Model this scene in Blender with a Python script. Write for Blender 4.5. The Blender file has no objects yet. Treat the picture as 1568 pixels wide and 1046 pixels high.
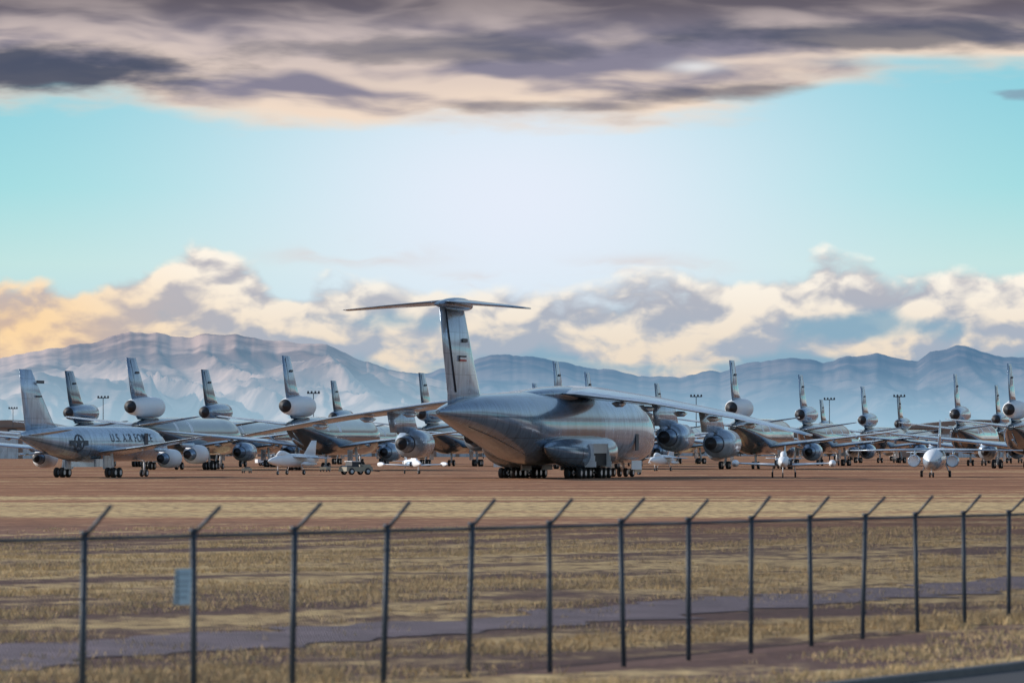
import bpy, math, random
import numpy as np
from mathutils import Vector, Matrix
random.seed(3); rng=np.random.default_rng(5)
S=bpy.context.scene; COL=S.collection
FPX=7000.0; HOR=686.0; CAMH=3.5
def s2l(c):
    c=c/255.0
    return c/12.92 if c<=0.04045 else ((c+0.055)/1.055)**2.4
def rgb(r,g,b,k=1.0): return (s2l(r)*k,s2l(g)*k,s2l(b)*k,1)
def PX(x,d): return (x-784)/FPX*d
def smooth(t):
    t=np.clip(t,0,1); return t*t*(3-2*t)
S.view_settings.view_transform='Standard'; S.view_settings.look='None'
S.view_settings.exposure=0
# ---------------------------------------------------------------- node helper
class NT:
    def __init__(s,tree): s.t=tree; s.n=tree.nodes; s.l=tree.links
    def new(s,typ,**kw):
        n=s.n.new(typ)
        for k,v in kw.items(): setattr(n,k,v)
        return n
    def put(s,sock,v):
        if isinstance(v,bpy.types.NodeSocket): s.l.new(v,sock)
        else: sock.default_value=v
    def m(s,op,a,b=None,c=None,clamp=False):
        n=s.new('ShaderNodeMath',operation=op); n.use_clamp=clamp
        s.put(n.inputs[0],a)
        if b is not None: s.put(n.inputs[1],b)
        if c is not None: s.put(n.inputs[2],c)
        return n.outputs[0]
    def ss(s,v,a,b,lo=0.0,hi=1.0):
        n=s.new('ShaderNodeMapRange',interpolation_type='SMOOTHSTEP')
        s.put(n.inputs[0],v); s.put(n.inputs[1],a); s.put(n.inputs[2],b); s.put(n.inputs[3],lo); s.put(n.inputs[4],hi)
        return n.outputs[0]
    def mix(s,f,a,b,mode='MIX'):
        n=s.new('ShaderNodeMix',data_type='RGBA',blend_type=mode)
        s.put(n.inputs[0],f); s.put(n.inputs[6],a); s.put(n.inputs[7],b)
        return n.outputs[2]
    def vec(s,x,y,z=0.0):
        n=s.new('ShaderNodeCombineXYZ'); s.put(n.inputs[0],x); s.put(n.inputs[1],y); s.put(n.inputs[2],z); return n.outputs[0]
    def noise(s,v,scale=1,detail=5,rough=0.5,dist=0.0,lac=2.0):
        n=s.new('ShaderNodeTexNoise'); s.put(n.inputs['Vector'],v)
        n.inputs['Scale'].default_value=scale; n.inputs['Detail'].default_value=detail
        n.inputs['Roughness'].default_value=rough; n.inputs['Distortion'].default_value=dist; n.inputs['Lacunarity'].default_value=lac
        return n.outputs['Fac']
    def ramp(s,v,stops,interp='LINEAR'):
        n=s.new('ShaderNodeValToRGB'); n.color_ramp.interpolation=interp
        e=n.color_ramp.elements
        while len(e)<len(stops): e.new(0.5)
        for i,(p,c) in enumerate(stops):
            e[i].position=p
            e[i].color=c if hasattr(c,'__len__') else (c,c,c,1)
        s.put(n.inputs[0],v); return n.outputs[0]
# ---------------------------------------------------------------- world
SUN_AZ=math.radians(-80); SUN_EL=math.radians(24)
W=bpy.data.worlds.new("World"); S.world=W; W.use_nodes=True
T=NT(W.node_tree); T.n.clear()
out=T.new('ShaderNodeOutputWorld'); bg=T.new('ShaderNodeBackground'); bg2=T.new('ShaderNodeBackground')
BGS=0.15; bg.inputs[1].default_value=BGS; bg2.inputs[1].default_value=BGS
sky=T.new('ShaderNodeTexSky',sky_type='NISHITA'); sky.sun_disc=False
sky.sun_elevation=SUN_EL; sky.sun_rotation=SUN_AZ; sky.air_density=1.2; sky.dust_density=0.5
tc=T.new('ShaderNodeTexCoord'); sp=T.new('ShaderNodeSeparateXYZ'); T.l.new(tc.outputs['Generated'],sp.inputs[0])
dx,dy,dz=sp.outputs
U=T.m('MULTIPLY',T.m('ARCTAN2',dx,dy),7.0)
V=T.m('MULTIPLY',T.m('ARCSINE',dz),7.0)
def gauss(cx,cy,wx,wy):
    a=T.m('POWER',T.m('DIVIDE',T.m('SUBTRACT',U,(cx-784)/1000),wx/1000),2.0)
    b=T.m('POWER',T.m('DIVIDE',T.m('SUBTRACT',V,(686-cy)/1000),wy/1000),2.0)
    return T.m('EXPONENT',T.m('MULTIPLY',T.m('ADD',a,b),-1.0))
K=1.0/BGS
def C(r,g,b): return rgb(r,g,b,K)
cen=gauss(790,310,500,300)
side=T.ramp(T.ss(V,0.0,0.7),[(0.0,C(182,212,230)),(0.35,C(192,228,224)),(0.6,C(158,220,224)),(1.0,C(128,202,220))])
clear=T.mix(T.m('MULTIPLY',cen,1.0,clamp=True),side,C(229,237,250))
clear=T.mix(T.ss(V,0.18,0.03),clear,C(156,196,220))
w1=T.noise(T.vec(U,V,1.7),scale=9,detail=2)
w2=T.noise(T.vec(U,V,7.3),scale=9,detail=2)
Uw=T.m('ADD',U,T.m('MULTIPLY',T.m('SUBTRACT',w1,0.5),0.07))
Vw=T.m('ADD',V,T.m('MULTIPLY',T.m('SUBTRACT',w2,0.5),0.05))
def cum(du,dv,det=4):
    v=T.vec(T.m('MULTIPLY',T.m('ADD',Uw,du),0.62),T.m('ADD',Vw,dv),2.4)
    return T.noise(v,scale=12.5,detail=det,rough=0.48)
n0=cum(0,0,5.5); n1=cum(-0.007,0.017,4)
big=T.noise(T.vec(U,T.m('MULTIPLY',V,1.6),3.1),scale=5.0,detail=3)
un=T.m('ADD',T.m('MULTIPLY',U,1/1.6),0.5,clamp=True)
def lut(pts):
    st=[]
    for x,y in pts: st.append(((x/1568-0.5)*1.568/1.6+0.5,(686-y)/1000))
    return T.ramp(un,st)
topv=lut([(0,422),(60,430),(95,436),(150,430),(185,405),(225,392),(300,384),(350,388),(390,410),(430,430),(500,424),(560,428),(650,428),(730,434),(850,434),(940,426),(1030,425),(1130,410),(1260,400),(1420,402),(1568,398)])
dens=T.m('ADD',T.m('SUBTRACT',topv,V),T.m('MULTIPLY',T.m('SUBTRACT',n0,0.54),0.18))
dlow=T.ss(dens,-0.008,0.024)
gap=T.m('ADD',T.m('ADD',T.m('MULTIPLY',gauss(600,492,130,24),0.7),T.m('MULTIPLY',gauss(1345,500,160,26),0.85)),T.m('MULTIPLY',gauss(1000,566,700,20),0.95))
gap=T.m('ADD',gap,T.m('MULTIPLY',T.m('SUBTRACT',big,0.5),0.9))
gapm=T.ss(T.m('ADD',gap,T.m('MULTIPLY',T.m('SUBTRACT',n0,0.5),-1.8)),0.32,0.85)
centre_soft=T.m('SUBTRACT',1.0,T.m('MULTIPLY',gauss(760,424,200,30),0.4))
dlow=T.m('MULTIPLY',dlow,centre_soft)
lit=T.ss(T.m('ADD',T.m('MULTIPLY',T.m('SUBTRACT',n0,n1),3.9),T.m('MULTIPLY',T.m('SUBTRACT',n0,0.5),1.1)),-0.34,0.42)
hgt=T.ss(V,0.12,0.30)
warm=gauss(0,500,260,110)
shadc=T.mix(warm,C(166,178,194),C(214,182,156))
shadc=T.mix(T.m('MULTIPLY',hgt,0.8),shadc,C(188,184,190))
litc=T.mix(hgt,C(236,220,200),C(255,248,236))
litc=T.mix(warm,litc,C(252,216,168))
lowc=T.mix(lit,shadc,litc)
lowc=T.mix(T.m('MULTIPLY',gapm,0.85),lowc,C(134,172,194))
s1=T.mix(dlow,clear,lowc)
wn=T.noise(T.vec(T.m('MULTIPLY',Uw,0.35),T.m('MULTIPLY',Vw,1.6),9.0),scale=16,detail=4)
wis=T.m('MULTIPLY',T.ss(wn,0.44,0.66),T.m('ADD',T.m('ADD',gauss(545,392,110,16),gauss(760,432,120,12)),gauss(990,408,100,14)),clamp=True)
s1=T.mix(T.m('MULTIPLY',wis,0.85),s1,C(220,208,206))
# high deck
wd=T.noise(T.vec(U,T.m('MULTIPLY',V,2.5),21.0),scale=3.5,detail=2)
Vd=T.m('ADD',T.m('ADD',V,T.m('MULTIPLY',T.m('SUBTRACT',wd,0.5),0.08)),T.m('MULTIPLY',U,0.035))
def dk(du,dv,det=6):
    return T.noise(T.vec(T.m('MULTIPLY',T.m('ADD',U,du),0.36),T.m('MULTIPLY',T.m('ADD',Vd,dv),1.7),14.0),scale=7.0,detail=det,rough=0.48)
k0=dk(0,0,5); k1=dk(0.0,0.018,3.5)
botv=lut([(0,164),(200,168),(300,188),(450,203),(600,202),(850,192),(1000,178),(1150,163),(1250,146),(1400,126),(1568,108)])
fine=T.noise(T.vec(T.m('MULTIPLY',U,0.4),T.m('MULTIPLY',V,1.5),31.0),scale=22,detail=4)
dd=T.m('ADD',T.m('SUBTRACT',V,botv),T.m('ADD',T.m('MULTIPLY',T.m('SUBTRACT',k0,0.5),0.12),T.m('MULTIPLY',T.m('SUBTRACT',fine,0.5),0.06)))
dup=T.ss(dd,-0.020,0.034)
dup=T.m('MULTIPLY',dup,T.m('SUBTRACT',1.0,T.m('MULTIPLY',gauss(1420,98,110,9),0.75)))
kl=T.ss(T.m('ADD',T.m('MULTIPLY',T.m('SUBTRACT',k1,k0),2.6),T.m('SUBTRACT',k0,0.48)),-0.18,0.26)
depth=T.ss(T.m('SUBTRACT',V,botv),0.0,0.14)
deckdark=T.mix(T.ss(V,0.60,0.69),C(136,132,150),C(98,92,102))
decklit=T.mix(depth,C(244,222,202),C(206,190,186))
deckc=T.mix(T.m('MULTIPLY',kl,T.m('SUBTRACT',1.0,T.m('MULTIPLY',T.ss(V,0.61,0.69),0.65))),deckdark,decklit)
edge=T.ss(dd,0.060,0.0)
deckc=T.mix(T.m('MULTIPLY',edge,0.85),deckc,C(242,220,200))
dn=T.m('MULTIPLY',T.m('SUBTRACT',fine,0.5),1.6)
def dark(cx,cy,wx,wy,a):
    return T.m('MULTIPLY',T.ss(T.m('ADD',gauss(cx,cy,wx,wy),T.m('MULTIPLY',dn,0.7)),0.20,0.80),a)
D=T.m('MAXIMUM',dark(60,110,260,40,0.95),T.m('MAXIMUM',dark(1360,58,360,26,0.75),T.m('MAXIMUM',dark(680,76,330,26,0.6),T.m('MAXIMUM',dark(1150,146,220,16,0.6),dark(830,164,160,10,0.4)))))
deckc=T.mix(D,deckc,C(74,82,102))
deckc=T.mix(T.m('MULTIPLY',gauss(1065,104,40,9),0.7),deckc,C(236,238,240))
s2=T.mix(dup,s1,deckc)
wis2=T.m('MULTIPLY',T.ss(T.m('ADD',gauss(1560,150,60,14),dn),0.4,0.8),0.7)
s2=T.mix(wis2,s2,C(130,148,168))
T.l.new(s2,bg.inputs[0]); T.l.new(sky.outputs[0],bg2.inputs[0])
mxw=T.new('ShaderNodeMixShader'); T.l.new(T.ss(V,0.80,1.3),mxw.inputs[0]); T.l.new(bg.outputs[0],mxw.inputs[1]); T.l.new(bg2.outputs[0],mxw.inputs[2]); T.l.new(mxw.outputs[0],out.inputs[0])
W.cycles.sampling_method='MANUAL'; W.cycles.sample_map_resolution=512
# sun
L=bpy.data.lights.new("sun",'SUN'); L.energy=3.8; L.angle=math.radians(0.6); L.color=(1.0,0.91,0.82)
Lo=bpy.data.objects.new("sun",L); COL.objects.link(Lo)
sd=Vector((math.sin(SUN_AZ)*math.cos(SUN_EL),math.cos(SUN_AZ)*math.cos(SUN_EL),math.sin(SUN_EL)))
Lo.rotation_euler=sd.to_track_quat('Z','Y').to_euler(); Lo.location=(-50,-50,60)
# ---------------------------------------------------------------- camera
cam=bpy.data.cameras.new("camera"); co=bpy.data.objects.new("camera",cam); COL.objects.link(co); S.camera=co
cam.sensor_width=36; cam.lens=FPX/1568*36; cam.clip_start=0.5; cam.clip_end=120000
co.location=(0,0,CAMH); co.rotation_euler=(math.radians(90)+math.atan((HOR-523)/FPX),0,0)
cam.dof.use_dof=True; cam.dof.focus_distance=530; cam.dof.aperture_fstop=2.4
# ---------------------------------------------------------------- materials
def mat(name,base,rough=0.6,metal=0.0,var=0.0,vscale=1.0,panel=0.0,bump=0.0,coat=0.0):
    m=bpy.data.materials.new(name); m.use_nodes=True; t=NT(m.node_tree)
    b=t.n['Principled BSDF']; b.inputs['Roughness'].default_value=rough; b.inputs['Metallic'].default_value=metal
    if coat: b.inputs['Coat Weight'].default_value=coat; b.inputs['Coat Roughness'].default_value=0.08
    tcn=t.new('ShaderNodeTexCoord'); o=tcn.outputs['Object']
    base=(base[0],base[1],base[2],1)
    n=t.noise(o,scale=vscale,detail=5,rough=0.6)
    f=t.m('MULTIPLY_ADD',t.m('SUBTRACT',n,0.5),2*var,1.0)
    c=t.mix(1.0,base,t.vec(f,f,f),'MULTIPLY')
    if panel>0:
        s=t.new('ShaderNodeSeparateXYZ'); t.l.new(o,s.inputs[0])
        fx=t.m('FRACT',t.m('DIVIDE',s.outputs[0],3.1)); fz=t.m('FRACT',t.m('DIVIDE',s.outputs[2],2.3))
        ln=t.m('MAXIMUM',t.m('LESS_THAN',fx,0.03),t.m('LESS_THAN',fz,0.03))
        cell=t.new('ShaderNodeTexWhiteNoise',noise_dimensions='2D')
        t.l.new(t.vec(t.m('FLOOR',t.m('DIVIDE',s.outputs[0],3.1)),t.m('FLOOR',t.m('DIVIDE',s.outputs[2],2.3))),cell.inputs['Vector'])
        pf=t.m('MULTIPLY_ADD',t.m('SUBTRACT',cell.outputs['Value'],0.5),0.12,1.0)
        pf=t.m('MULTIPLY',pf,t.m('SUBTRACT',1.0,t.m('MULTIPLY',ln,panel)))
        st=t.noise(t.vec(t.m('MULTIPLY',s.outputs[0],1.8),t.m('MULTIPLY',s.outputs[1],1.0),t.m('MULTIPLY',s.outputs[2],0.4)),scale=1.0,detail=4)
        pf=t.m('MULTIPLY',pf,t.ss(st,0.3,0.6,0.78,1.06))
        c=t.mix(1.0,c,t.vec(pf,pf,pf),'MULTIPLY')
        t.l.new(t.m('MULTIPLY_ADD',n,0.20,rough-0.1),b.inputs['Roughness'])
        bn=t.new('ShaderNodeBump'); bn.inputs['Strength'].default_value=0.12; bn.inputs['Distance'].default_value=0.10
        t.l.new(t.noise(o,scale=0.55,detail=2),bn.inputs['Height']); t.l.new(bn.outputs[0],b.inputs['Normal'])
    t.l.new(c,b.inputs['Base Color'])
    if bump>0:
        bn=t.new('ShaderNodeBump'); bn.inputs['Strength'].default_value=bump; t.l.new(n,bn.inputs['Height']); t.l.new(bn.outputs[0],b.inputs['Normal'])
    return m
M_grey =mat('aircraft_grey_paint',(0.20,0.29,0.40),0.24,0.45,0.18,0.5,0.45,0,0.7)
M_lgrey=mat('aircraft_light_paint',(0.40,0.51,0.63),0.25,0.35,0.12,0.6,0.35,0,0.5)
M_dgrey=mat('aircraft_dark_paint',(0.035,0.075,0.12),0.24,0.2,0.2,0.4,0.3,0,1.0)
M_silver=mat('bare_metal',(0.42,0.55,0.70),0.2,0.8,0.12,0.6,0.3)
M_white=mat('spray_cover_white',(0.80,0.83,0.86),0.45,0,0.08,1.2)
M_black=mat('rubber_black',(0.02,0.02,0.022),0.7,0,0.2,3)
M_dark=mat('intake_dark',(0.02,0.025,0.035),0.6,0,0.2,2)
M_mark=mat('marking_dark',(0.03,0.045,0.07),0.5,0,0.1,2)
M_red=mat('flag_red',(0.45,0.04,0.03),0.5,0,0.1,2)
M_fpost=mat('fence_steel_dark',(0.045,0.065,0.09),0.5,0.3,0.3,3)
M_wire=mat('fence_wire',(0.06,0.07,0.085),0.6,0.2,0.2,3)
M_sign=mat('sign_white',(0.50,0.68,0.80),0.5,0,0.15,4)
M_tan=mat('tan_paint',(0.30,0.27,0.20),0.5,0,0.15,1)
PM=[M_grey,M_lgrey,M_dgrey,M_silver,M_white,M_black,M_dark,M_mark,M_red,M_tan]
GREY,LG,DG,SIL,WH,BK,DK,MK,RD,TN=range(10)
# ---------------------------------------------------------------- mesh builder
class MB:
    def __init__(s,sref=0.0): s.v=[]; s.f=[]; s.mi=[]; s.sm=[]; s.r=sref
    def P(s,a,y,z): return (s.r-a,y,z)
    def loft(s,rings,mat=0,closed=True,cap=True,smooth=True,matfn=None):
        n=len(rings[0]); b=len(s.v)
        for r in rings: s.v+=r
        for i in range(len(rings)-1):
            for j in range(n if closed else n-1):
                k=(j+1)%n
                s.f.append((b+i*n+j,b+i*n+k,b+(i+1)*n+k,b+(i+1)*n+j)); s.mi.append(matfn(i,j) if matfn else mat); s.sm.append(smooth)
        if cap:
            s.f.append(tuple(b+j for j in range(n))[::-1]); s.mi.append(mat); s.sm.append(False)
            s.f.append(tuple(b+(len(rings)-1)*n+j for j in range(n))); s.mi.append(mat); s.sm.append(False)
    def body(s,secs,mat=0,n=32,e=2.2,yo=0.0,matfn=None,fine=1):
        if fine>1:
            A=np.array(secs,float); x=A[:,0]; xs=[]
            for i in range(len(x)-1): xs+=list(np.linspace(x[i],x[i+1],fine,endpoint=False))
            xs.append(x[-1]); xs=np.array(xs); R=[]
            for q in xs:
                i=min(max(np.searchsorted(x,q)-1,0),len(x)-2); h=x[i+1]-x[i]; t=(q-x[i])/h
                sl=lambda k:((A[k+1]-A[k-1])/(x[k+1]-x[k-1]) if 0<k<len(x)-1 else ((A[1]-A[0])/(x[1]-x[0]) if k==0 else (A[-1]-A[-2])/(x[-1]-x[-2])))
                a0,a1=A[i],A[i+1]; m0,m1=sl(i)*h,sl(i+1)*h
                R.append((2*t**3-3*t**2+1)*a0+(t**3-2*t**2+t)*m0+(-2*t**3+3*t**2)*a1+(t**3-t**2)*m1)
            secs=[tuple([q]+list(r[1:])) for q,r in zip(xs,R)]
        rings=[]
        for (a,zc,hw,hh) in secs:
            r=[]
            for j in range(n):
                t=2*math.pi*j/n; c,q=math.cos(t),math.sin(t)
                r.append(s.P(a,yo+max(hw,.01)*math.copysign(abs(c)**(2/e),c),zc+max(hh,.01)*math.copysign(abs(q)**(2/e),q)))
            rings.append(r)
        mf=None
        if matfn: mf=lambda i,j: matfn(0.5*(secs[i][0]+secs[i+1][0]),math.sin(2*math.pi*(j+.5)/n))
        s.loft(rings,mat,matfn=mf)
    def wing(s,secs,axis='y',mat=0):
        U_=[(0,0),(.02,.35),(.10,.75),(.30,1),(.55,.82),(.80,.42),(1,.04)]
        L_=[(1,-.04),(.75,-.35),(.35,-.75),(.10,-.6),(.02,-.3)]
        rings=[]
        for (a,y,z,c,th) in secs:
            r=[]
            for u,w in U_+L_:
                if axis=='y': r.append(s.P(a+u*c,y,z+w*th/2))
                else: r.append(s.P(a+u*c,y+w*th/2*1.1,z))
            rings.append(r)
        s.loft(rings,mat)
    def lathe(s,yc,zc,prof,mat=0,n=24,mats=None):
        rings=[[s.P(a,yc+r*math.cos(2*math.pi*j/n),zc+r*math.sin(2*math.pi*j/n)) for j in range(n)] for a,r in prof]
        s.loft(rings,mat,cap=False,matfn=(lambda i,j:mats[i]) if mats else None)
    def engine(s,a,y,z,r,L,body=LG,cover=None):
        fm=cover if cover is not None else DK
        p=[(a+0.35*r,0.01),(a+0.35*r,r*.80),(a+.08*r,r*.84),(a,r*.92),(a+.12*r,r*1.0),(a+L*.35,r*1.06),(a+L*.62,r*.98),(a+L*.64,r*.66),(a+L*.66,r*.62),(a+L*.88,r*.46),(a+L*.88,r*.30),(a+L,0.02)]
        m=[fm,fm,body,body,body,body,body,DK,GREY,DK,DK]
        s.lathe(y,z,p,n=22,mats=m)
    def wheel(s,a,y,z,r,w):
        n=16; rings=[]
        for yy,rr in [(-w/2,.02),(-w/2,r*.5),(-w/2,r*.88),(-w*.3,r),(w*.3,r),(w/2,r*.88),(w/2,r*.5),(w/2,.02)]:
            rings.append([s.P(a+rr*math.cos(2*math.pi*j/n),y+yy,z+rr*math.sin(2*math.pi*j/n)) for j in range(n)])
        mm=[LG,BK,BK,BK,BK,BK,LG]
        s.loft(rings,BK,cap=False,matfn=lambda i,j:mm[i])
    def box(s,a0,a1,y0,y1,z0,z1,mat=0,taper=0.0):
        t=taper
        q=[s.P(a,y,z) for z,k in ((z0,0),(z1,t)) for a,y in ((a0+k,y0+k),(a1-k,y0+k),(a1-k,y1-k),(a0+k,y1-k))]
        b=len(s.v); s.v+=q
        for f in [(0,1,2,3),(7,6,5,4),(0,4,5,1),(1,5,6,2),(2,6,7,3),(3,7,4,0)]:
            s.f.append(tuple(b+i for i in f)); s.mi.append(mat); s.sm.append(False)
    def tube(s,p,q,r,mat=0,n=8,r2=None):
        p=Vector(p); q=Vector(q); d=(q-p).normalized(); u=d.orthogonal().normalized(); w=d.cross(u)
        r2=r if r2 is None else r2
        rings=[[tuple(c+(u*math.cos(2*math.pi*j/n)+w*math.sin(2*math.pi*j/n))*rr) for j in range(n)] for c,rr in ((p,r),(q,r2))]
        s.loft(rings,mat)
    def mesh(s,name,mats=PM):
        me=bpy.data.meshes.new(name); me.from_pydata(s.v,[],s.f)
        for m in mats: me.materials.append(m)
        me.polygons.foreach_set('material_index',s.mi); me.polygons.foreach_set('use_smooth',s.sm)
        import bmesh
        bm=bmesh.new(); bm.from_mesh(me); bmesh.ops.recalc_face_normals(bm,faces=bm.faces); bm.to_mesh(me); bm.free()
        me.update(); return me
    def obj(s,name,parent=None,mats=PM):
        o=bpy.data.objects.new(name,s.mesh(name,mats)); COL.objects.link(o)
        if parent: o.parent=parent
        return o
def place(o,x,d,yaw,z=0.0):
    o.location=(PX(x,d),d,z); o.rotation_euler=(0,0,math.radians(90-yaw))
def empty(name):
    e=bpy.data.objects.new(name,None); e.empty_display_size=2; COL.objects.link(e); return e
# ---------------------------------------------------------------- big cargo jet
def cargo_jet():
    E=empty('military_cargo_jet'); R=35.0
    fs=[(0,4.4,.05,.05),(0.5,4.4,.95,1.0),(1.5,4.5,1.6,1.8),(3.5,4.8,2.4,2.7),(6,5.2,3.0,3.4),(10,5.6,3.45,3.95),(15,5.75,3.6,4.15),(25,5.75,3.6,4.15),(35,5.75,3.6,4.15),(46,5.75,3.6,4.15),(51,5.95,3.55,3.85),(56,6.4,3.3,3.25),(61,6.85,2.85,2.6),(66,7.15,2.2,1.95),(70,7.3,1.5,1.3),(73.5,7.35,.8,.65),(75.3,7.4,.2,.2)]
    b=MB(R); b.body(fs,GREY,n=48,e=2.15,fine=5,matfn=lambda a,q:(LG if a<27 else GREY))
    b.body([(22,9.7,.3,.1),(25,9.7,1.6,.7),(30,9.8,2.2,.95),(38,9.7,2.2,.9),(44,9.6,1.5,.6),(50,9.5,.3,.1)],GREY,n=24,fine=4)
    b.body([(0,4.4,.05,.05),(0.4,4.4,.8,.8),(1.0,4.42,1.2,1.3)],DG,n=24)
    for y in (-1.5,-.5,.5,1.5): b.box(6.2,6.9,y-.4,y+.4,8.1,8.75,DK)
    for sgn in (1,-1):
        b.box(14,15.1,sgn*3.52,sgn*3.64,3.2,5.2,MK)
    for y0 in (-1.9,1.9):
        for i in range(10):
            a0=51+i*1.7; a1=a0+1.7
            def sk(a):
                A=np.array(fs); zc,hw,hh=[np.interp(a,A[:,0],A[:,k]) for k in (1,2,3)]
                yy=y0*min(1,hw/3.4); return (R-a,yy*1.01,zc-hh*math.sqrt(max(0,1-(yy/hw)**2))*1.02)
            b.tube(sk(a0),sk(a1),.06,MK,n=5)
    b.obj('fuselage',E)
    b=MB(R)
    for g in (1,-1):
        b.wing([(24.5,0,9.9,14.5,1.9),(25.6,g*3.6,9.75,13.2,1.75),(31.5,g*13,8.7,9.3,1.15),(38.5,g*24,7.0,6.4,.75),(44.0,g*32,5.35,4.3,.5),(45.4,g*33.9,4.95,3.3,.3)],'y',LG)
        for y,a,z in ((8,36.5,9.0),(12,38,8.45),(16.5,40,7.85),(21,42,7.25),(26,44.3,6.45)):
            b.body([(a-3.5,z-.35,.05,.05),(a-2,z-.45,.28,.32),(a,z-.45,.3,.34),(a+1.8,z-.35,.05,.06)],LG,n=10,yo=g*y)
    b.obj('wing',E)
    b=MB(R)
    b.wing([(59.0,0,8.3,13,.5),(61.5,0,9.4,10.5,1.1),(64.3,0,14,9.1,.95),(67,0,18.9,7.6,.8)],'z',LG)
    b.body([(64.2,19.2,.05,.05),(65.2,19.2,.55,.5),(67.5,19.25,.85,.72),(71,19.2,.85,.68),(74,19.1,.5,.4),(76.3,19.05,.05,.05)],GREY,n=20,fine=3)
    for g in (1,-1):
        b.wing([(66.6,0,19.45,7.0,.75),(67.4,g*1,19.4,6.6,.7),(71.2,g*6,18.95,4.4,.45),(74.4,g*10.45,18.5,2.5,.2)],'y',GREY)
    for g in (1,-1):
        for k,(mm,z) in enumerate(((RD,13.0),(WH,13.22),(MK,13.44))): b.box(67.2,69.2,g*.44,g*.50,z,z+.2,mm)
        b.box(66.8,68.4,g*.42,g*.49,15.1,15.5,MK)
    b.wing([(70.05,0,9.6,.08,.95),(73.1,0,18.6,.08,.7)],'z',MK)
    b.obj('tail',E)
    b=MB(R)
    for y,a,zt,z in ((12.0,23.5,9.0,4.75),(19.0,28.0,8.0,4.0)):
        for g in (1,-1):
            b.engine(a,g*y,z,1.62,8.4,LG,None)
            b.wing([(a+1.5,g*y,z+1.3,9.5,.5),(a+3.2,g*y,zt-.3,9.0,.5)],'z',LG)
    b.obj('engines',E)
    b=MB(R)
    for g in (1,-1):
        b.body([(25,3.3,.1,.1),(26,3.2,1.1,1.2),(28.5,3.0,1.75,1.75),(33,2.9,1.95,1.85),(39,2.9,1.95,1.85),(44,3.1,1.5,1.5),(48,3.4,.7,.8),(50,3.6,.05,.05)],GREY,n=24,yo=g*3.7,fine=3)
        for a in (31.0,38.5):
            for da in (-1.6,0.2,1.8):
                for dy in (-.75,.75): b.wheel(a+da,g*(4.0)+dy,.62,.62,.5)
            b.tube(b.P(a,g*4.0,.7),b.P(a,g*4.0,2.6),.28,WH)
            b.box(a-1.8,a+2,g*4.0-.12,g*4.0+.12,.5,.8,DG)
        b.box(33.2,38.6,g*4.3,g*5.70,1.5,3.7,DK)  # solid dark box painted as the shade inside the open wheel bay
        for a in (33.0,38.8):
            for i in range(4):
                t0,t1=i*.25,(i+1)*.25
                y1=5.45+.55*t1; z0,z1=4.0-2.7*t0,4.0-2.7*t1
                b.box(a-.07,a+.07,min(g*4.9,g*(y1+.25)),max(g*4.9,g*(y1+.25)),z1,z0-.01,WH)
        b.box(33.3,38.5,g*5.75,g*5.83,2.9,4.0,WH)
        b.box(29,32.6,g*2.35,g*2.45,.95,2.2,WH)
        b.box(36.6,40.2,g*2.35,g*2.45,.95,2.2,WH)
    for dy in (-1.2,-.4,.4,1.2): b.wheel(9,dy,.55,.55,.4)
    b.tube(b.P(9,0,.6),b.P(9,0,2.2),.25,WH)
    b.box(7,11,1.7,1.8,.9,2.0,WH); b.box(7,11,-1.8,-1.7,.9,2.0,WH)
    b.obj('landing_gear',E)
    return E
C5=cargo_jet(); place(C5,850,533,19)
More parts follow.
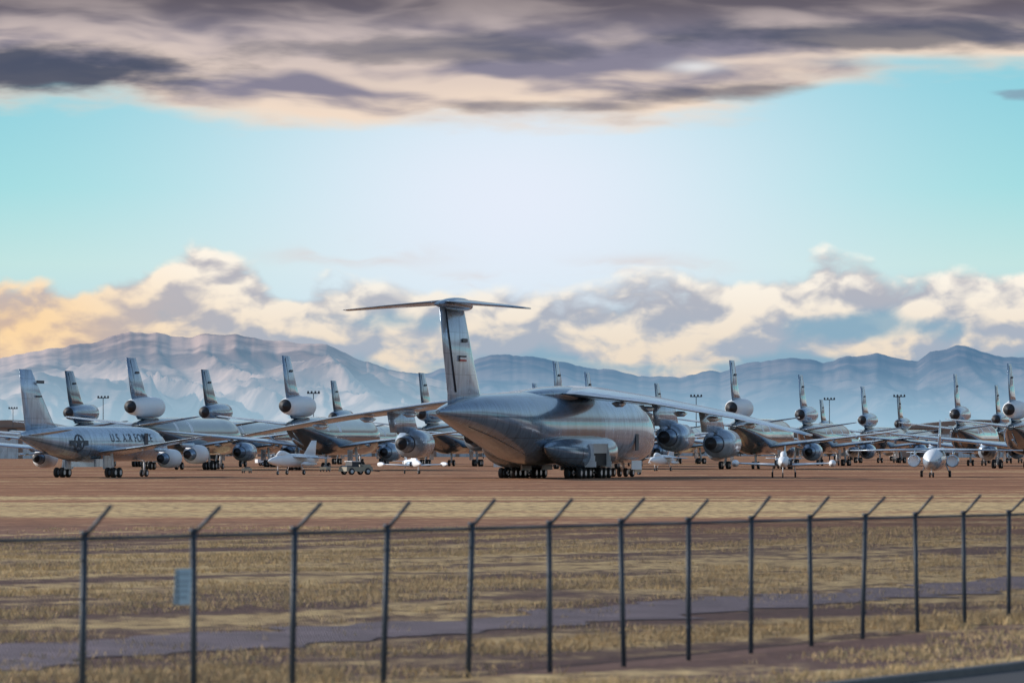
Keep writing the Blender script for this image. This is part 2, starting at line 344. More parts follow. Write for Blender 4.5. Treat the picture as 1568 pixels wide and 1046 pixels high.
# ---------------------------------------------------------------- four engine tanker
def tanker():
    E=empty('four_engine_tanker_jet'); R=22.0
    fs=[(0,3.2,.05,.05),(.5,3.25,.6,.65),(1.8,3.45,1.15,1.35),(3.5,3.75,1.6,1.85),(6,3.95,1.83,2.05),(12,4.0,1.88,2.1),(20,4.0,1.88,2.1),(26,4.0,1.88,2.1),(31,4.25,1.6,1.75),(35,4.55,1.15,1.3),(38.5,4.8,.65,.75),(40.5,4.95,.2,.25)]
    b=MB(R)
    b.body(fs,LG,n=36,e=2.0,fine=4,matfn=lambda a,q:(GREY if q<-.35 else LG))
    for y in (-.9,-.3,.3,.9): b.box(2.7,3.3,y-.25,y+.25,4.95,5.35,DK)
    b.box(9,10,-1.93,-1.84,3.6,5.3,MK)
    b.tube(b.P(33,0,2.9),b.P(40.5,0,2.75),.13,SIL); b.box(38.2,39,-.9,.9,2.9,2.96,SIL)
    b.obj('fuselage',E)
    b=MB(R)
    for g in (1,-1):
        b.wing([(12.5,0,3.0,10,1.4),(14,g*1.8,3.05,8.6,1.1),(20,g*8,3.6,5.6,.6),(29.5,g*18.6,4.75,2.8,.3),(30.6,g*19.9,4.9,2.2,.15)],'y',LG)
        b.wing([(34.6,0,5.0,4.2,.45),(35.4,g*.8,5.05,3.8,.4),(38.8,g*6.1,5.6,1.8,.15)],'y',LG)
    b.wing([(28.5,0,5.5,10.3,.2),(31.6,0,6.5,7.6,.5),(34.8,0,9.8,5.2,.4),(37.4,0,12.6,3.2,.25)],'z',LG)
    b.box(34.6,36.6,-.32,-.26,11.0,11.35,MK); b.box(35.2,36.6,-.33,-.27,9.4,9.6,MK)
    b.obj('wing_and_tail',E)
    b=MB(R)
    for y,a,z,zt in ((8.2,15.2,2.25,3.5),(14.0,20.4,2.75,4.1)):
        for g in (1,-1):
            b.engine(a,g*y,z,1.08,4.6,WH,WH); b.wing([(a+.9,g*y,z+.8,4.5,.25),(a+2.2,g*y,zt,4.2,.25)],'z',LG)
    b.obj('engines',E)
    b=MB(R)
    for g in (1,-1):
        for da in (-.7,.7):
            for dy in (-.42,.42): b.wheel(22+da,g*3.35+dy,.6,.6,.42)
        b.tube(b.P(22,g*3.35,.6),b.P(22,g*3.1,2.9),.18,WH); b.box(20.8,23.2,g*2.5,g*2.56,1.0,2.6,LG)
    b.box(20.5,23.5,-1.5,1.5,1.25,2.2,SIL)
    for dy in (-.3,.3): b.wheel(6,dy,.45,.45,.3)
    b.tube(b.P(6,0,.45),b.P(6,0,2.3),.12,WH)
    b.obj('landing_gear',E)
    def skin(u,z):
        q=max(0.0,1-((z-4.0)/2.1)**2); hw=1.88 if u<27 else 1.88-(u-27)*.05
        return (R-u,-(hw*math.sqrt(q)+.05),z)
    cu=bpy.data.curves.new('t','FONT'); cu.body='U.S. AIR FORCE'; cu.size=1.35; cu.space_character=1.12
    to=bpy.data.objects.new('t',cu); COL.objects.link(to); bpy.context.view_layer.update()
    me=bpy.data.meshes.new_from_object(to.evaluated_get(bpy.context.evaluated_depsgraph_get())); bpy.data.objects.remove(to)
    wmax=max(v.co.x for v in me.vertices)
    for v in me.vertices:
        u=19.5-v.co.x/wmax*12.0; v.co=Vector(skin(u,4.25+v.co.y*1.05))
    me.materials.append(M_mark); o=bpy.data.objects.new('lettering',me); COL.objects.link(o); o.parent=E
    vs=[];fc=[]
    cu_,cz=28.2,4.1; n=28
    for j in range(n):
        t=2*math.pi*j/n
        for r in (.86,1.05): vs.append(skin(cu_+r*math.cos(t)*1.15,cz+r*math.sin(t)))
    for j in range(n):
        k=(j+1)%n; fc.append((2*j,2*j+1,2*k+1,2*k))
    st=len(vs); vs.append(skin(cu_,cz))
    for j in range(10):
        t=math.pi/2+2*math.pi*j/10; r=.9 if j%2==0 else .38
        vs.append(skin(cu_+r*math.cos(t)*1.15,cz+r*math.sin(t)))
    for j in range(10): fc.append((st,st+1+j,st+1+(j+1)%10))
    for sg in (1,-1):
        q=len(vs)
        for du,dzz in ((1.2,-.3),(2.3,-.3),(2.3,.3),(1.2,.3)): vs.append(skin(cu_+sg*du,cz+dzz))
        fc.append((q,q+1,q+2,q+3))
    me=bpy.data.meshes.new('roundel'); me.from_pydata(vs,[],fc); me.materials.append(M_mark)
    o=bpy.data.objects.new('roundel',me); COL.objects.link(o); o.parent=E
    return E
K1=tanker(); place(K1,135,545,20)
# ---------------------------------------------------------------- trijet tanker mesh
def trijet_mesh(nm,bodym,wingm,finm,engm,engc,seed):
    r=random.Random(seed); R=28.0; b=MB(R)
    fs=[(0,4.6,.05,.05),(.8,4.7,1.1,1.2),(2.5,5.0,2.0,2.15),(5,5.3,2.7,2.8),(8,5.4,3.0,3.0),(14,5.4,3.01,3.01),(20,5.4,3.01,3.01),(28,5.4,3.01,3.01),(35,5.4,3.01,3.01),(40,5.7,2.75,2.65),(45,6.25,2.1,1.95),(49,6.7,1.35,1.2),(52,7.0,.5,.45)]
    wb=[(4.5,6.2),(11,12.2),(17,18.6),(24,24.9),(31,32.4),(37.5,38.6)]
    wb=[w for w in wb if r.random()<.75]
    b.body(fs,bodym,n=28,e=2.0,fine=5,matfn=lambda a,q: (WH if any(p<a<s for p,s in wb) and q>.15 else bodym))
    b.lathe(0,9.95,[(41.6,.02),(41.6,1.25),(41.2,1.3),(41.0,1.42),(41.4,1.58),(44,1.68),(49,1.6),(53,1.25),(54.2,1.0),(54.2,.6),(55.6,.05)],n=24,mats=[WH,engc,engc,engc,engc,engc,engc,engc,DK,DK])
    b.wing([(41.5,0,8.0,9,1.6),(42.5,0,8.9,9.5,1.3)],'z',bodym)
    b.wing([(44.3,0,10.9,9.0,.9),(46.8,0,12.2,7.3,.75),(51.6,0,17.6,4.6,.45)],'z',finm)
    b.wing([(51.2,0,11.5,.08,.5),(54.4,0,17.3,.07,.34)],'z',MK)
    b.box(50.6,52.2,-.3,.3,15.2,15.5,MK)
    for g in (1,-1):
        b.wing([(18.5,0,3.6,13,1.7),(20.5,g*3,3.75,11,1.4),(27,g*10,4.6,7.2,.8),(36.6,g*24,6.1,3.2,.35),(38,g*25.2,6.25,2.4,.2)],'y',wingm)
        b.wing([(44.8,0,7.0,7.5,.7),(46,g*1.6,7.2,6.6,.6),(51.8,g*10.8,8.4,2.7,.2)],'y',wingm)
        b.engine(17.6,g*8.1,2.85,1.45,7.4,engm,WH); b.wing([(19.5,g*8.1,4.1,7,.4),(21,g*8.1,4.6,6.5,.4)],'z',engm)
        for y,a,z in ((8,35,4.0),(14,36.5,4.7),(18,38,5.3)):
            b.body([(a-3,z,.05,.05),(a-1.5,z-.1,.22,.3),(a+1,z,.04,.05)],wingm,n=8,yo=g*y)
        for da in (-.85,.85):
            for dy in (-.6,.6): b.wheel(29.5+da,g*5.2+dy,.66,.66,.5)
        b.tube(b.P(29.5,g*5.2,.6),b.P(29.3,g*4.8,3.6),.22,WH); b.box(28,31,g*3.9,g*4.0,1.2,3.2,wingm)
    for dy in (-.45,.45): b.wheel(29.5,dy,.62,.62,.4); b.wheel(7.5,dy*.8,.5,.5,.35)
    b.tube(b.P(29.5,0,.6),b.P(29.5,0,2.6),.2,WH); b.tube(b.P(7.5,0,.5),b.P(7.5,0,2.9),.15,WH)
    b.tube(b.P(38,0,3.1),b.P(49.5,0,4.9),.16,wingm)
    return b.mesh(nm)
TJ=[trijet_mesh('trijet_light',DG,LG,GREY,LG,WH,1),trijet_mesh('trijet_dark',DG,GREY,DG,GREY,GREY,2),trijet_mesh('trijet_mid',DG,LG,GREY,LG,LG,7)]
tails=[(105,568,1),(200,548,0),(313,566,1),(437,545,0),(510,583,1),(645,571,1),(818,587,2),(850,553,2),(898,570,2),(943,602,1),(1005,587,1),(1120,552,0),(1225,574,2),(1257,612,1),(1320,592,2),(1375,605,1),(1462,573,2),(1525,590,1),(1545,557,0)]
for (tx,ty,k) in tails:
    s=(HOR-ty)/(17.6-CAMH); d=FPX/s
    yaw=13+rng.uniform(-1.5,1.5); yr=math.radians(yaw)
    X=PX(tx,d); aft=54.0-28.0
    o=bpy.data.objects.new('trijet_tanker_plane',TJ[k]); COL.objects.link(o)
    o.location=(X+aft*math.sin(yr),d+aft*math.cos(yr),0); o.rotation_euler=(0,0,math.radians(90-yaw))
# ---------------------------------------------------------------- small jets
def trainer():
    b=MB(5.5)
    b.body([(0,1.7,.05,.05),(.6,1.7,.32,.32),(2,1.75,.5,.55),(4,1.8,.62,.7),(7,1.8,.65,.7),(10,1.85,.5,.5),(11.5,1.9,.36,.36)],WH,n=20,fine=2)
    b.body([(2.6,2.3,.1,.1),(3.6,2.5,.34,.42),(5.2,2.5,.36,.42),(6.8,2.35,.1,.1)],WH,n=14,fine=2)
    for g in (1,-1):
        b.body([(3.6,1.7,.05,.2),(3.8,1.7,.3,.42),(6,1.7,.3,.4),(8,1.7,.05,.1)],LG,n=12,yo=g*.68)
        b.box(3.62,3.7,g*.55,g*1.0,1.4,2.0,DK)
        b.wing([(4.6,0,1.35,3.0,.45),(5.6,g*5.2,1.6,1.6,.22)],'y',WH)
        b.body([(3.4,1.6,.03,.03),(4.2,1.6,.32,.32),(5.4,1.6,.40,.40),(6.8,1.6,.36,.36),(8.2,1.6,.03,.03)],WH,n=14,yo=g*5.5,fine=2)
        b.wing([(10,0,2.1,1.3,.14),(10.4,g*2.2,2.2,.8,.08)],'y',LG)
        b.wheel(6,g*1.3,.32,.32,.2); b.tube(b.P(6,g*1.3,.3),b.P(6,g*1.2,1.4),.06,WH)
    b.wing([(9.2,0,2.1,2.2,.15),(10.6,0,3.6,1.1,.1)],'z',LG)
    b.wheel(1.6,0,.28,.28,.15); b.tube(b.P(1.6,0,.3),b.P(1.6,0,1.4),.05,WH)
    return b.mesh('trainer')
def fighter():
    b=MB(8)
    b.body([(0,2.0,.05,.05),(1,2.0,.4,.42),(3,2.05,.65,.75),(6,2.1,.85,.95),(10,2.1,.85,.95),(13,2.2,.65,.7),(15,2.3,.5,.5)],WH,n=20,fine=2)
    b.body([(2.6,2.8,.1,.1),(3.8,3.05,.4,.45),(5.2,3.0,.4,.42),(7.5,2.8,.1,.1)],WH,n=14,fine=2)
    for g in (1,-1):
        b.wing([(5.5,0,2.7,5.0,.4),(9.6,g*4.2,2.4,1.8,.15)],'y',LG)
        b.wing([(12.4,0,2.5,2.8,.2),(14.4,g*2.4,2.5,1.1,.1)],'y',LG)
        b.wheel(8.5,g*1.4,.36,.36,.25); b.tube(b.P(8.5,g*1.4,.3),b.P(8.5,g*.9,1.7),.08,WH)
        b.body([(6,1.6,.03,.03),(7,1.6,.3,.3),(9.5,1.6,.3,.3),(11,1.6,.03,.03)],WH,n=12,yo=g*2.3)
    b.wing([(10.8,0,2.7,4.0,.25),(13.6,0,5.0,1.6,.12)],'z',WH)
    b.wheel(3,0,.3,.3,.2); b.tube(b.P(3,0,.3),b.P(3,0,1.7),.06,WH)
    return b.mesh('fighter')
def patrol():
    b=MB(8)
    b.body([(0,1.9,.05,.05),(.8,1.9,.6,.6),(2.5,2.0,1.05,1.1),(5,2.1,1.15,1.3),(10,2.15,1.15,1.3),(13,2.4,.8,.95),(16,2.7,.2,.25)],LG,n=22,fine=2,matfn=lambda a,q:(WH if q>.3 and a<9 else LG))
    for g in (1,-1):
        b.wing([(5.5,0,3.3,3.4,.45),(9.0,g*10.4,3.2,1.5,.15)],'y',LG)
        b.engine(4.4,g*2.3,1.95,.72,3.4,LG,WH); b.wing([(5.2,g*2.3,2.5,3,.2),(5.8,g*2.3,3.2,2.6,.2)],'z',LG)
        b.wing([(13.5,0,3.0,2.6,.25),(14.9,g*4.1,3.0,1.1,.1)],'y',LG)
        b.wheel(8.5,g*1.7,.4,.4,.3); b.tube(b.P(8.5,g*1.7,.4),b.P(8.5,g*1.2,1.6),.09,WH)
    b.wing([(11.5,0,3.1,4.8,.3),(14.6,0,6.9,2.0,.14)],'z',LG)
    b.wheel(2.5,.2,.3,.3,.2); b.wheel(2.5,-.2,.3,.3,.2); b.tube(b.P(2.5,0,.3),b.P(2.5,0,1.3),.07,WH)
    return b.mesh('patrol')
mt,mf,mp=trainer(),fighter(),patrol()
def inst(name,me,x,d,yaw,sc=1):
    o=bpy.data.objects.new(name,me); COL.objects.link(o); place(o,x,d,yaw); o.scale=(sc,)*3; return o
inst('trainer_jet',mt,1200,545,185,1.05)
inst('trainer_jet',mt,632,620,165,.8)
inst('fighter_jet',mf,450,600,205,.9)
inst('twin_engine_patrol_jet',mp,1432,550,190)
inst('fighter_jet',mf,1015,700,200,.8)
# ---------------------------------------------------------------- vehicles
def truck(col):
    b=MB(3)
    b.box(0,1.5,-.95,.95,.55,1.2,col,.05); b.box(1.2,2.9,-.95,.95,.55,1.25,col,.02); b.box(1.3,2.8,-.88,.88,1.25,2.0,DK,.18); b.box(1.45,2.65,-.72,.72,2.0,2.06,col)
    b.box(2.95,5.6,-.95,.95,.6,.8,col); b.box(2.95,5.6,-.95,-.85,.8,1.3,col); b.box(2.95,5.6,.85,.95,.8,1.3,col); b.box(5.5,5.6,-.85,.85,.8,1.3,col)
    for a in (.95,4.5):
        for y in (-.85,.85): b.wheel(a,y,.4,.4,.26)
    return b.mesh('truck')
def tug():
    b=MB(2.3)
    b.box(0,4.6,-1.1,1.1,.5,1.15,TN,.08); b.box(3.0,4.4,-.9,.9,1.15,1.5,TN,.1)
    b.box(1.0,2.3,-.95,.95,1.15,1.9,DK,.12); b.box(.95,2.35,-1,1,1.9,2.0,WH)
    b.box(.2,.9,-.9,.9,1.15,1.35,DG)
    for a in (.9,3.7):
        for y in (-1,1): b.wheel(a,y,.5,.5,.35)
    b.tube(b.P(4.6,0,.7),b.P(6.4,0,.5),.08,BK)
    return b.mesh('tug')
inst('pickup_truck',truck(WH),412,900,70); inst('aircraft_tow_tractor',tug(),545,600,235,.9)
def cart():
    b=MB(1.2); b.box(0,2.4,-.8,.8,.45,1.0,TN,.04); b.box(.3,1.1,-.5,.5,1.0,1.2,DG)
    for a in (.4,2.0):
        for y in (-.7,.7): b.wheel(a,y,.28,.28,.18)
    b.tube(b.P(2.4,0,.5),b.P(3.4,0,.25),.05,BK); return b.mesh('cart')
mc=cart()
for x,d,y in ((498,680,20),(972,600,100),(378,640,10)): inst('ground_power_cart',mc,x,d,y,.7)
# ---------------------------------------------------------------- light masts
def mast():
    b=MB(0); b.tube((0,0,0),(0,0,16.5),.16,MK,r2=.09); b.box(-.15,.15,-1.5,1.5,16.3,16.5,MK)
    for y in (-1.3,-.45,.45,1.3): b.box(-.3,.2,y-.22,y+.22,16.5,16.95,MK,.06)
    return b.mesh('mast')
mm_=mast()
for x,d in ((158,1180),(480,1080),(1066,1150),(1270,1220),(1377,1150),(990,1500),(20,1500),(740,1500)):
    inst('floodlight_mast',mm_,x,d,10)
# ---------------------------------------------------------------- hangars
M_hw=mat('hangar_wall',(0.26,0.20,0.17),0.8,0,0.15,.1); M_hr=mat('hangar_roof',(0.20,0.17,0.16),0.7,0,0.1,.1)
def hangar(x,d,w,h,dep,rise):
    b=MB(0); n=12; rings=[]
    for yy in (0,dep):
        r=[(-w/2,yy,0),(-w/2,yy,h)]+[(-w/2+w*i/n,yy,h+rise*math.sin(math.pi*i/n)) for i in range(1,n)]+[(w/2,yy,h),(w/2,yy,0)]
        rings.append(r)
    b.loft(rings,0,smooth=False,matfn=lambda i,j:1 if 0<j<n+1 else 0)
    for i in range(int(w/9)): b.box(w/2-4-i*9-7.5,w/2-4-i*9,-.25,-.05,0,h*.78,2)
    for i in range(int(w/6)): b.box(-w/2+2+i*6,-w/2+5+i*6,-.2,-.04,h*.84,h*.93,3)
    b.box(-w/2-.3,w/2+.3,-.6,.05,h-.25,h+.1,1)
    o=b.obj('hangar',None,[M_hw,M_hr,M_lgrey,M_dark]); o.location=(PX(x,d),d,0); o.rotation_euler=(0,0,math.radians(rng.uniform(-6,6)))
hangar(925,1480,28,14.5,40,4.5); hangar(1500,1700,60,11,40,3); hangar(12,1500,34,10.5,30,2.2); hangar(560,1900,90,10,40,2); hangar(290,2000,70,9,40,2); hangar(1160,2000,80,9,40,2); hangar(750,1800,50,10,30,3)
# ---------------------------------------------------------------- numpy noise
def vnoise(x,y,seed=0):
    r=np.random.default_rng(seed).random((256,256))
    xi=np.floor(x).astype(int); yi=np.floor(y).astype(int); fx=x-xi; fy=y-yi
    fx=fx*fx*(3-2*fx); fy=fy*fy*(3-2*fy)
    g=lambda a,b:r[a%256,b%256]
    return (g(xi,yi)*(1-fx)+g(xi+1,yi)*fx)*(1-fy)+(g(xi,yi+1)*(1-fx)+g(xi+1,yi+1)*fx)*fy
def fbm(x,y,o=5,seed=0,ridge=False):
    a=1;s=0;t=0
    for i in range(o):
        v=vnoise(x*2**i,y*2**i,seed+i)
        if ridge: v=1-abs(2*v-1)
        s=s+a*v; t+=a; a*=.5
    return s/t
def gridmesh(name,X,Y,Z,m,smooth_=True):
    nv,nu=X.shape; co_=np.stack([X,Y,Z],-1).reshape(-1,3)
    i=np.arange(nv-1)[:,None]*nu+np.arange(nu-1)[None,:]
    q=np.stack([i,i+1,i+nu+1,i+nu],-1).reshape(-1,4)
    me=bpy.data.meshes.new(name); me.vertices.add(len(co_)); me.vertices.foreach_set('co',co_.ravel().astype(np.float32))
    me.loops.add(q.size); me.loops.foreach_set('vertex_index',q.ravel().astype(np.int32))
    me.polygons.add(len(q)); me.polygons.foreach_set('loop_start',np.arange(0,q.size,4,dtype=np.int32)); me.polygons.foreach_set('loop_total',np.full(len(q),4,dtype=np.int32))
    me.update(calc_edges=True); me.validate(); me.polygons.foreach_set('use_smooth',[smooth_]*len(me.polygons))
    me.materials.append(m); o=bpy.data.objects.new(name,me); COL.objects.link(o); return o
# ---------------------------------------------------------------- mountains
def haze_mat(name,base1,base2,air1,air2,f_lo,f_hi,h):  # air haze painted into the slopes as blue emission, thicker towards the foot
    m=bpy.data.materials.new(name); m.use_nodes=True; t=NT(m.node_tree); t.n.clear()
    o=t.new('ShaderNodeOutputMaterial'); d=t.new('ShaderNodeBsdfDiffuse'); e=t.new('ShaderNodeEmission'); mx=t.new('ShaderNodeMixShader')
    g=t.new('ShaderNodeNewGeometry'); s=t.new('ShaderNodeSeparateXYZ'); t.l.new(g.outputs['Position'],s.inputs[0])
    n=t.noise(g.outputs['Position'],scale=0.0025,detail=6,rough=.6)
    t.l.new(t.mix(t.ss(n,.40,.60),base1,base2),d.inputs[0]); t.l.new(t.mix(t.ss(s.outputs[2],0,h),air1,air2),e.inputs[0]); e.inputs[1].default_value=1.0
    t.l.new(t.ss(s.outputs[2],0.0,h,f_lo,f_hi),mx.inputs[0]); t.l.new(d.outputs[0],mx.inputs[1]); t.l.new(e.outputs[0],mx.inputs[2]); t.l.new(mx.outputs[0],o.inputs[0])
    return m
def range_(dist,prof,depth,m,seed,rs,amp,x0=-1500,x1=3100,nu=1500,nv=130):
    px=np.linspace(x0,x1,nu); pr=np.array(prof,float)
    ycr=np.interp(px,pr[:,0],pr[:,1]); ycr=ycr-4.0*(fbm(px/24.0,px*0+3,4,seed)-.5)*2
    H=(HOR-ycr)*dist/FPX+CAMH
    v=np.linspace(-1,.5,nv); VV,PXX=np.meshgrid(v,px,indexing='ij'); HH=np.broadcast_to(H,VV.shape)
    Yd=dist+VV*depth
    wx=(PXX-784)/FPX*dist
    r=np.clip(1-np.abs(VV)/np.where(VV<0,1.0,.5),0,1)
    sk=wx/rs+VV*1.1+1.5*fbm(wx/rs*.6,VV*2,3,seed+9)
    rd=fbm(sk,VV*1.6+5,5,seed+3,ridge=True)
    rd2=fbm(sk*2.7,VV*4+5,4,seed+5,ridge=True)
    Z=HH*(r**1.25)+HH*amp*(rd-.62)*np.sin(np.pi*r**.8)+HH*amp*.45*(rd2-.6)*np.sin(np.pi*r)
    mx_=((Z-CAMH)/Yd).max(axis=0); lim=(H-CAMH)/dist
    w=30; ker=np.hanning(2*w+1); ker/=ker.sum(); k=np.convolve(np.pad(lim/np.maximum(mx_,1e-5),w,mode='edge'),ker,'valid')
    Z=(Z-CAMH)*k[None,:]+CAMH
    Z=np.where(r<=0,-20,Z)
    return gridmesh('mountain_range',wx*(Yd/dist),Yd,Z,m)
M1=haze_mat('mountain_near_haze',(.26,.17,.15,1),(.85,.58,.45,1),rgb(170,204,224),rgb(106,144,178),.80,.42,460)
M2=haze_mat('mountain_far_haze',(.13,.13,.15,1),(.36,.28,.26,1),rgb(166,202,224),rgb(98,140,176),.92,.62,520)
p1=[(-1500,600),(-700,560),(-300,552),(0,546),(60,536),(130,526),(165,518),(200,508),(240,511),(290,514),(330,512),(370,515),(405,519),(460,524),(500,527),(520,538),(550,551),(600,566),(660,580),(740,600),(830,625),(950,655),(1100,684),(3100,690)]
p2=[(-1500,640),(300,620),(500,585),(600,574),(660,569),(720,553),(745,545),(775,541),(815,545),(860,553),(920,565),(980,575),(1040,577),(1080,570),(1115,566),(1145,556),(1175,551),(1220,549),(1260,554),(1300,547),(1340,541),(1370,547),(1405,552),(1425,538),(1445,535),(1466,527),(1490,535),(1515,541),(1540,549),(1568,546),(1800,535),(2300,560),(3100,600)]
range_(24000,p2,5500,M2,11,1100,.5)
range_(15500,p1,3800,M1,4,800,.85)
# ---------------------------------------------------------------- ground
def gh(x,y):
    x=np.asarray(x,float); y=np.asarray(y,float)
    f=smooth((y-20)/25)*(1-smooth((y-110)/70))
    return np.clip(.05-.014*(x+5.5),-.28,.2)*f+.03*np.sin(x*.21+y*.13)*f+.025*np.sin(y*.31-x*.17)*f
def axis(a,b,n,k,c):
    t=np.linspace(-1,1,n); u=np.sinh(k*t)/np.sinh(k)
    return np.where(u<0,c+u*(c-a),c+u*(b-c))
gx=axis(-60000,60000,420,9.5,3.0); gy=axis(-30000,60000,480,9.0,80.0)
GX,GY=np.meshgrid(gx,gy)
TH=math.radians(23.5); FD=np.array([math.sin(TH),math.cos(TH)]); FN=np.array([math.cos(TH),-math.sin(TH)])
F0=np.array([PX(128,58.6),58.6])
mg=bpy.data.materials.new('dry_ground'); mg.use_nodes=True; t=NT(mg.node_tree); b=t.n['Principled BSDF']; b.inputs['Roughness'].default_value=.95; b.inputs['Specular IOR Level'].default_value=.1
g=t.new('ShaderNodeNewGeometry'); s=t.new('ShaderNodeSeparateXYZ'); t.l.new(g.outputs['Position'],s.inputs[0]); x_,y_,z_=s.outputs
far=t.noise(t.vec(t.m('MULTIPLY',x_,.008),t.m('MULTIPLY',y_,.065),0),scale=1,detail=6,rough=.66)
ca,sa=math.cos(math.radians(33)),math.sin(math.radians(33))
al=t.m('ADD',t.m('MULTIPLY',x_,sa),t.m('MULTIPLY',y_,ca)); ac=t.m('SUBTRACT',t.m('MULTIPLY',x_,ca),t.m('MULTIPLY',y_,sa))
near=t.noise(t.vec(t.m('MULTIPLY',al,.03),t.m('MULTIPLY',ac,.26),4),scale=1,detail=7,rough=.62)
fine_=t.noise(t.vec(x_,t.m('MULTIPLY',y_,.5),0),scale=1.3,detail=5,rough=.7)
mid=t.noise(t.vec(t.m('MULTIPLY',x_,.08),t.m('MULTIPLY',y_,.04),2),scale=3,detail=5,rough=.65)
def band(c,w):
    return t.m('EXPONENT',t.m('MULTIPLY',t.m('POWER',t.m('DIVIDE',t.m('SUBTRACT',y_,c),w),2.0),-1.0))
grass=t.m('ADD',t.m('ADD',t.m('MULTIPLY',band(268,28),.30),t.m('MULTIPLY',band(136,18),.14)),t.m('ADD',t.m('MULTIPLY',band(198,20),-.16),t.m('MULTIPLY',band(76,14),-.05)))
isn=t.ss(y_,230,150)
nf=t.m('ADD',t.m('MULTIPLY',near,isn),t.m('MULTIPLY',far,t.m('SUBTRACT',1.0,isn)))
nf=t.m('MULTIPLY_ADD',t.m('SUBTRACT',nf,.5),1.8,.5)
gm=t.m('ADD',t.m('ADD',nf,grass),t.m('ADD',t.m('MULTIPLY',t.m('SUBTRACT',fine_,.5),.45),t.m('MULTIPLY',t.m('SUBTRACT',mid,.5),.45)))
gm=t.m('SUBTRACT',gm,t.ss(y_,310,370,0,.16))
gf=t.ss(gm,.42,.66)
soil=t.mix(t.ss(mid,.35,.65),(.28,.135,.075,1),(.40,.205,.115,1))
soil=t.mix(t.ss(y_,250,150),soil,(.175,.11,.095,1))
gr=t.mix(t.ss(fine_,.35,.65),(.38,.255,.135,1),(.72,.53,.27,1))
c=t.mix(gf,soil,gr)
c=t.mix(t.m('MULTIPLY',t.ss(fine_,.50,.34),.6),c,(.11,.07,.055,1))
c=t.mix(t.m('MULTIPLY',t.ss(far,.54,.40),t.ss(y_,300,420,0,.65)),c,(.19,.09,.055,1))
t.l.new(c,b.inputs['Base Color'])
bp=t.new('ShaderNodeBump'); bp.inputs['Strength'].default_value=.4; bp.inputs['Distance'].default_value=.2; t.l.new(fine_,bp.inputs['Height']); t.l.new(bp.outputs[0],b.inputs['Normal'])
gridmesh('ground',GX,GY,gh(GX,GY),mg)
# ---------------------------------------------------------------- dirt road, street, kerb
def strip(name,o0,o1,t0,t1,lift,m,jit=0.0,n=260,cols=5):
    tt=np.linspace(t0,t1,n); oo=np.linspace(0,1,cols)
    O,TT=np.meshgrid(oo,tt); j0=jit*(fbm(tt/2.0,tt*0+1,5,31)-.5)*2; j1=jit*(fbm(tt/2.0,tt*0+8,5,37)-.5)*2
    off=(o0+j0)[:,None]*(1-O)+(o1+j1)[:,None]*O
    X=F0[0]+TT*FD[0]+off*FN[0]; Y=F0[1]+TT*FD[1]+off*FN[1]
    return gridmesh(name,X,Y,gh(X,Y)+lift,m)
M_dirt=mat('gravel',(.20,.155,.175),.95,0,.8,.6,bump=.3); M_asph=mat('asphalt',(.045,.045,.05),.85,0,.3,4,bump=.2); M_conc=mat('kerb_concrete',(.13,.12,.115),.85,0,.25,3); M_line=mat('road_paint',(.75,.74,.70),.6,0,.1,4)
strip('dirt_road',-10.6,-7.0,-80,420,.02,M_dirt,1.2,1200)
K0=5.7
strip('street',K0+.3,K0+11,-90,250,.02,M_asph)
strip('road_marking',K0+5.5,K0+5.62,-90,250,.026,M_line)
tt=np.linspace(-90,250,260); prof=[(.28,-.05),(.26,.12),(.22,.14),(.06,.14),(.02,.12),(.0,-.05)]
X=np.zeros((260,6));Y=X.copy();Z=X.copy()
for k,(o_,z) in enumerate(prof):
    X[:,k]=F0[0]+tt*FD[0]+(K0+o_)*FN[0]; Y[:,k]=F0[1]+tt*FD[1]+(K0+o_)*FN[1]; Z[:,k]=gh(X[:,k],Y[:,k])+z
gridmesh('kerb',X,Y,Z,M_conc,False)
# ---------------------------------------------------------------- fence
FE=empty('chain_link_fence'); DP=3.05; HF=2.31
def fp(n,z,off=0.0):
    x=F0[0]+n*DP*FD[0]+off*FN[0]; y=F0[1]+n*DP*FD[1]+off*FN[1]; return (x,y,.05-.017*max(min(n,20),-12)+z)
b=MB(0)
N0,N1=-10,34
for n in range(N0,N1+1):
    lean=random.uniform(-.03,.03); lo=random.uniform(-.04,.04); ah=random.uniform(.34,.44)
    b.tube(fp(n-lean*.6,-.3,-lo),fp(n+lean*.4,HF+.03,lo*.3),.044,0,10)
    b.tube(fp(n+lean*.4,HF+.0),fp(n+lean*.4+random.uniform(0,.05),HF+ah,.36),.026,0,8)
    b.tube(fp(n+lean*.4,HF+.02),fp(n+lean*.4,HF+.08),.055,0,10)
    for zz in (.5,1.0,1.5,2.0): b.tube(fp(n,zz),fp(n,zz+.03),.046,0,8)
b.obj('posts',FE,[M_fpost])
b=MB(0)
for n in range(N0,N1):
    b.tube(fp(n,HF-.02),fp(n+1,HF-.02),.026,0,8)
    b.tube(fp(n,.06),fp(n+1,.06),.006,0,4)
    for k in (.33,.66,1.0): b.tube(fp(n,HF+.02+.38*k,.36*k),fp(n+1,HF+.02+.38*k,.36*k),.003,0,4)
b.obj('rails',FE,[M_fpost])
b=MB(0); step=.064/DP; H_=HF-.06; n=N0
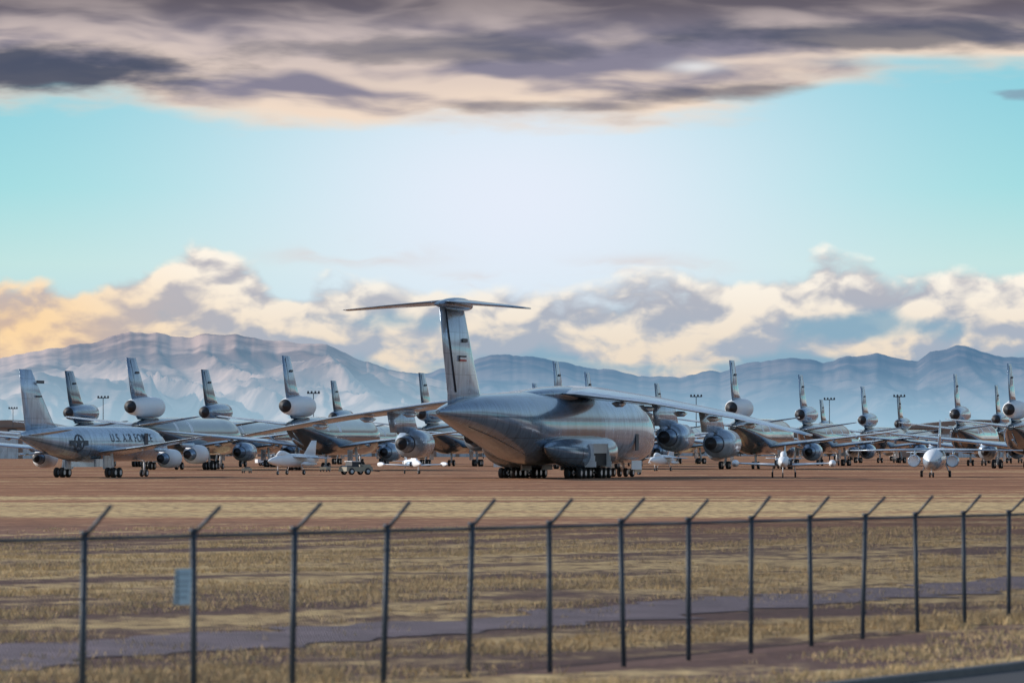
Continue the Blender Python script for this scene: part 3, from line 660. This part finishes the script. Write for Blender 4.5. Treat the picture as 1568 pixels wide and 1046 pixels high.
while n<N1:
    dn=H_/DP
    for q in (dn,-dn):
        p=Vector(fp(n,.03,.03)); r=Vector(fp(n+q,.03+H_,.03)); rr=.0044
        bi=len(b.v)
        for ct in (p,r):
            for k in range(3):
                t_=2*math.pi*k/3; b.v.append((ct.x+FN[0]*rr*math.cos(t_)+FD[0]*rr*math.sin(t_),ct.y+FN[1]*rr*math.cos(t_)+FD[1]*rr*math.sin(t_),ct.z))
        for k in range(3):
            k2=(k+1)%3; b.f.append((bi+k,bi+k2,bi+3+k2,bi+3+k)); b.mi.append(0); b.sm.append(False)
    n+=step*2**.5
b.obj('chain_link',FE,[M_wire])
# sign
E=empty('warning_sign'); b=MB(0)
c0=Vector(fp(.86,1.62,.06)); ux=Vector((FD[0],FD[1],0)); uz=Vector((.05,0,1)).normalized(); un_=Vector((FN[0],FN[1],0))
ux2=(ux*.75+un_*.66).normalized()
def panel(b,cx,cz,w,h,th,off,mi):
    vs=[]; nn=ux2.cross(uz)
    for dn_ in (off,off+th):
        for sx,sz in ((-1,-1),(1,-1),(1,1),(-1,1)): vs.append(tuple(c0+ux2*(cx+sx*w/2)+uz*(cz+sz*h/2)+nn*dn_))
    bi=len(b.v); b.v+=vs
    for f in [(0,1,2,3),(7,6,5,4),(0,4,5,1),(1,5,6,2),(2,6,7,3),(3,7,4,0)]: b.f.append(tuple(bi+i for i in f)); b.mi.append(mi); b.sm.append(False)
panel(b,0,0,.24,.48,.006,0,0)
for cz,w,h,mi in ((.17,.18,.05,2),(.07,.18,.03,1),(.01,.16,.03,1),(-.06,.18,.03,1),(-.14,.14,.04,1)): panel(b,0,cz,w,h,.003,.007,mi)
b.obj('panel',E,[M_sign,mat('sign_text',(.32,.45,.55),.5),mat('sign_band',(.36,.5,.6),.5)])
# ---------------------------------------------------------------- dry grass (one mass)
N=130000
yy=52+ (rng.random(N)**1.3)*150; xx=(rng.random(N)-.5)*yy*.36
off=(xx-F0[0])*FN[0]+(yy-F0[1])*FN[1]
den=fbm(xx/2.2+50,yy/5+50,4,77)*.45+fbm((xx*sa+yy*ca)/25+50,(xx*ca-yy*sa)/2.6+50,3,99)*.55
keep=(rng.random(N)<smooth((den-.42)/.20))&(off<5.5)&((off>-6.8)|(off<-10.8)|(rng.random(N)<.15))
xx,yy,off=xx[keep],yy[keep],off[keep]; zz=gh(xx,yy); nt=len(xx)
BL=5
hgt_=rng.uniform(.03,.14,(nt,BL))*(1+.8*(np.abs(off)<.8))[:,None]
ang=rng.uniform(0,6.283,(nt,BL)); ln=rng.uniform(.2,.9,(nt,BL))*hgt_; wd=rng.uniform(.006,.014,(nt,BL))
bx=xx[:,None]+rng.normal(0,.08,(nt,BL)); by=yy[:,None]+rng.normal(0,.08,(nt,BL)); bz=np.repeat(zz[:,None],BL,1)
a2=rng.uniform(0,6.283,(nt,BL))
v0=np.stack([bx-np.cos(a2)*wd,by-np.sin(a2)*wd,bz],-1); v1=np.stack([bx+np.cos(a2)*wd,by+np.sin(a2)*wd,bz],-1); v2=np.stack([bx+np.cos(ang)*ln,by+np.sin(ang)*ln,bz+hgt_],-1)
VV=np.stack([v0,v1,v2],2).reshape(-1,3); nf_=len(VV)//3
me=bpy.data.meshes.new('dry_grass'); me.vertices.add(len(VV)); me.vertices.foreach_set('co',VV.ravel().astype(np.float32)); me.loops.add(len(VV)); me.loops.foreach_set('vertex_index',np.arange(len(VV),dtype=np.int32))
me.polygons.add(nf_); me.polygons.foreach_set('loop_start',np.arange(0,len(VV),3,dtype=np.int32)); me.polygons.foreach_set('loop_total',np.full(nf_,3,dtype=np.int32)); me.update(calc_edges=True)
me.materials.append(mat('dry_grass_blades',(.60,.44,.23),.9,0,.7,.35)); o=bpy.data.objects.new('dry_grass',me); COL.objects.link(o)
# ---------------------------------------------------------------- distant trees (one mass)
b=MB(0)
for i in range(900):
    d=rng.uniform(1900,2500); px=rng.uniform(-900,2500); X=PX(px,d); h=rng.uniform(3,8); w=h*rng.uniform(.5,.9)
    b.tube((X,d,0),(X,d,h*.5),.25,1,5)
    for k in range(3):
        cx=X+rng.uniform(-w,w)*.6; cz=h*rng.uniform(.45,.8); rr=w*rng.uniform(.35,.6)
        rings=[]
        for ph in (-1.3,-.7,0,.7,1.3):
            rings.append([(cx+rr*math.cos(ph)*math.cos(a)*rng.uniform(.75,1.2),d+rr*math.cos(ph)*math.sin(a),cz+rr*math.sin(ph)*rng.uniform(.7,1.1)) for a in np.linspace(0,6.283,8,endpoint=False)])
        b.loft(rings,0,smooth=False)
b.obj('distant_tree_line',None,[mat('distant_foliage',(.10,.12,.11),.9,0,.4,.2),mat('bark',(.08,.06,.05),.9)])
print('done')
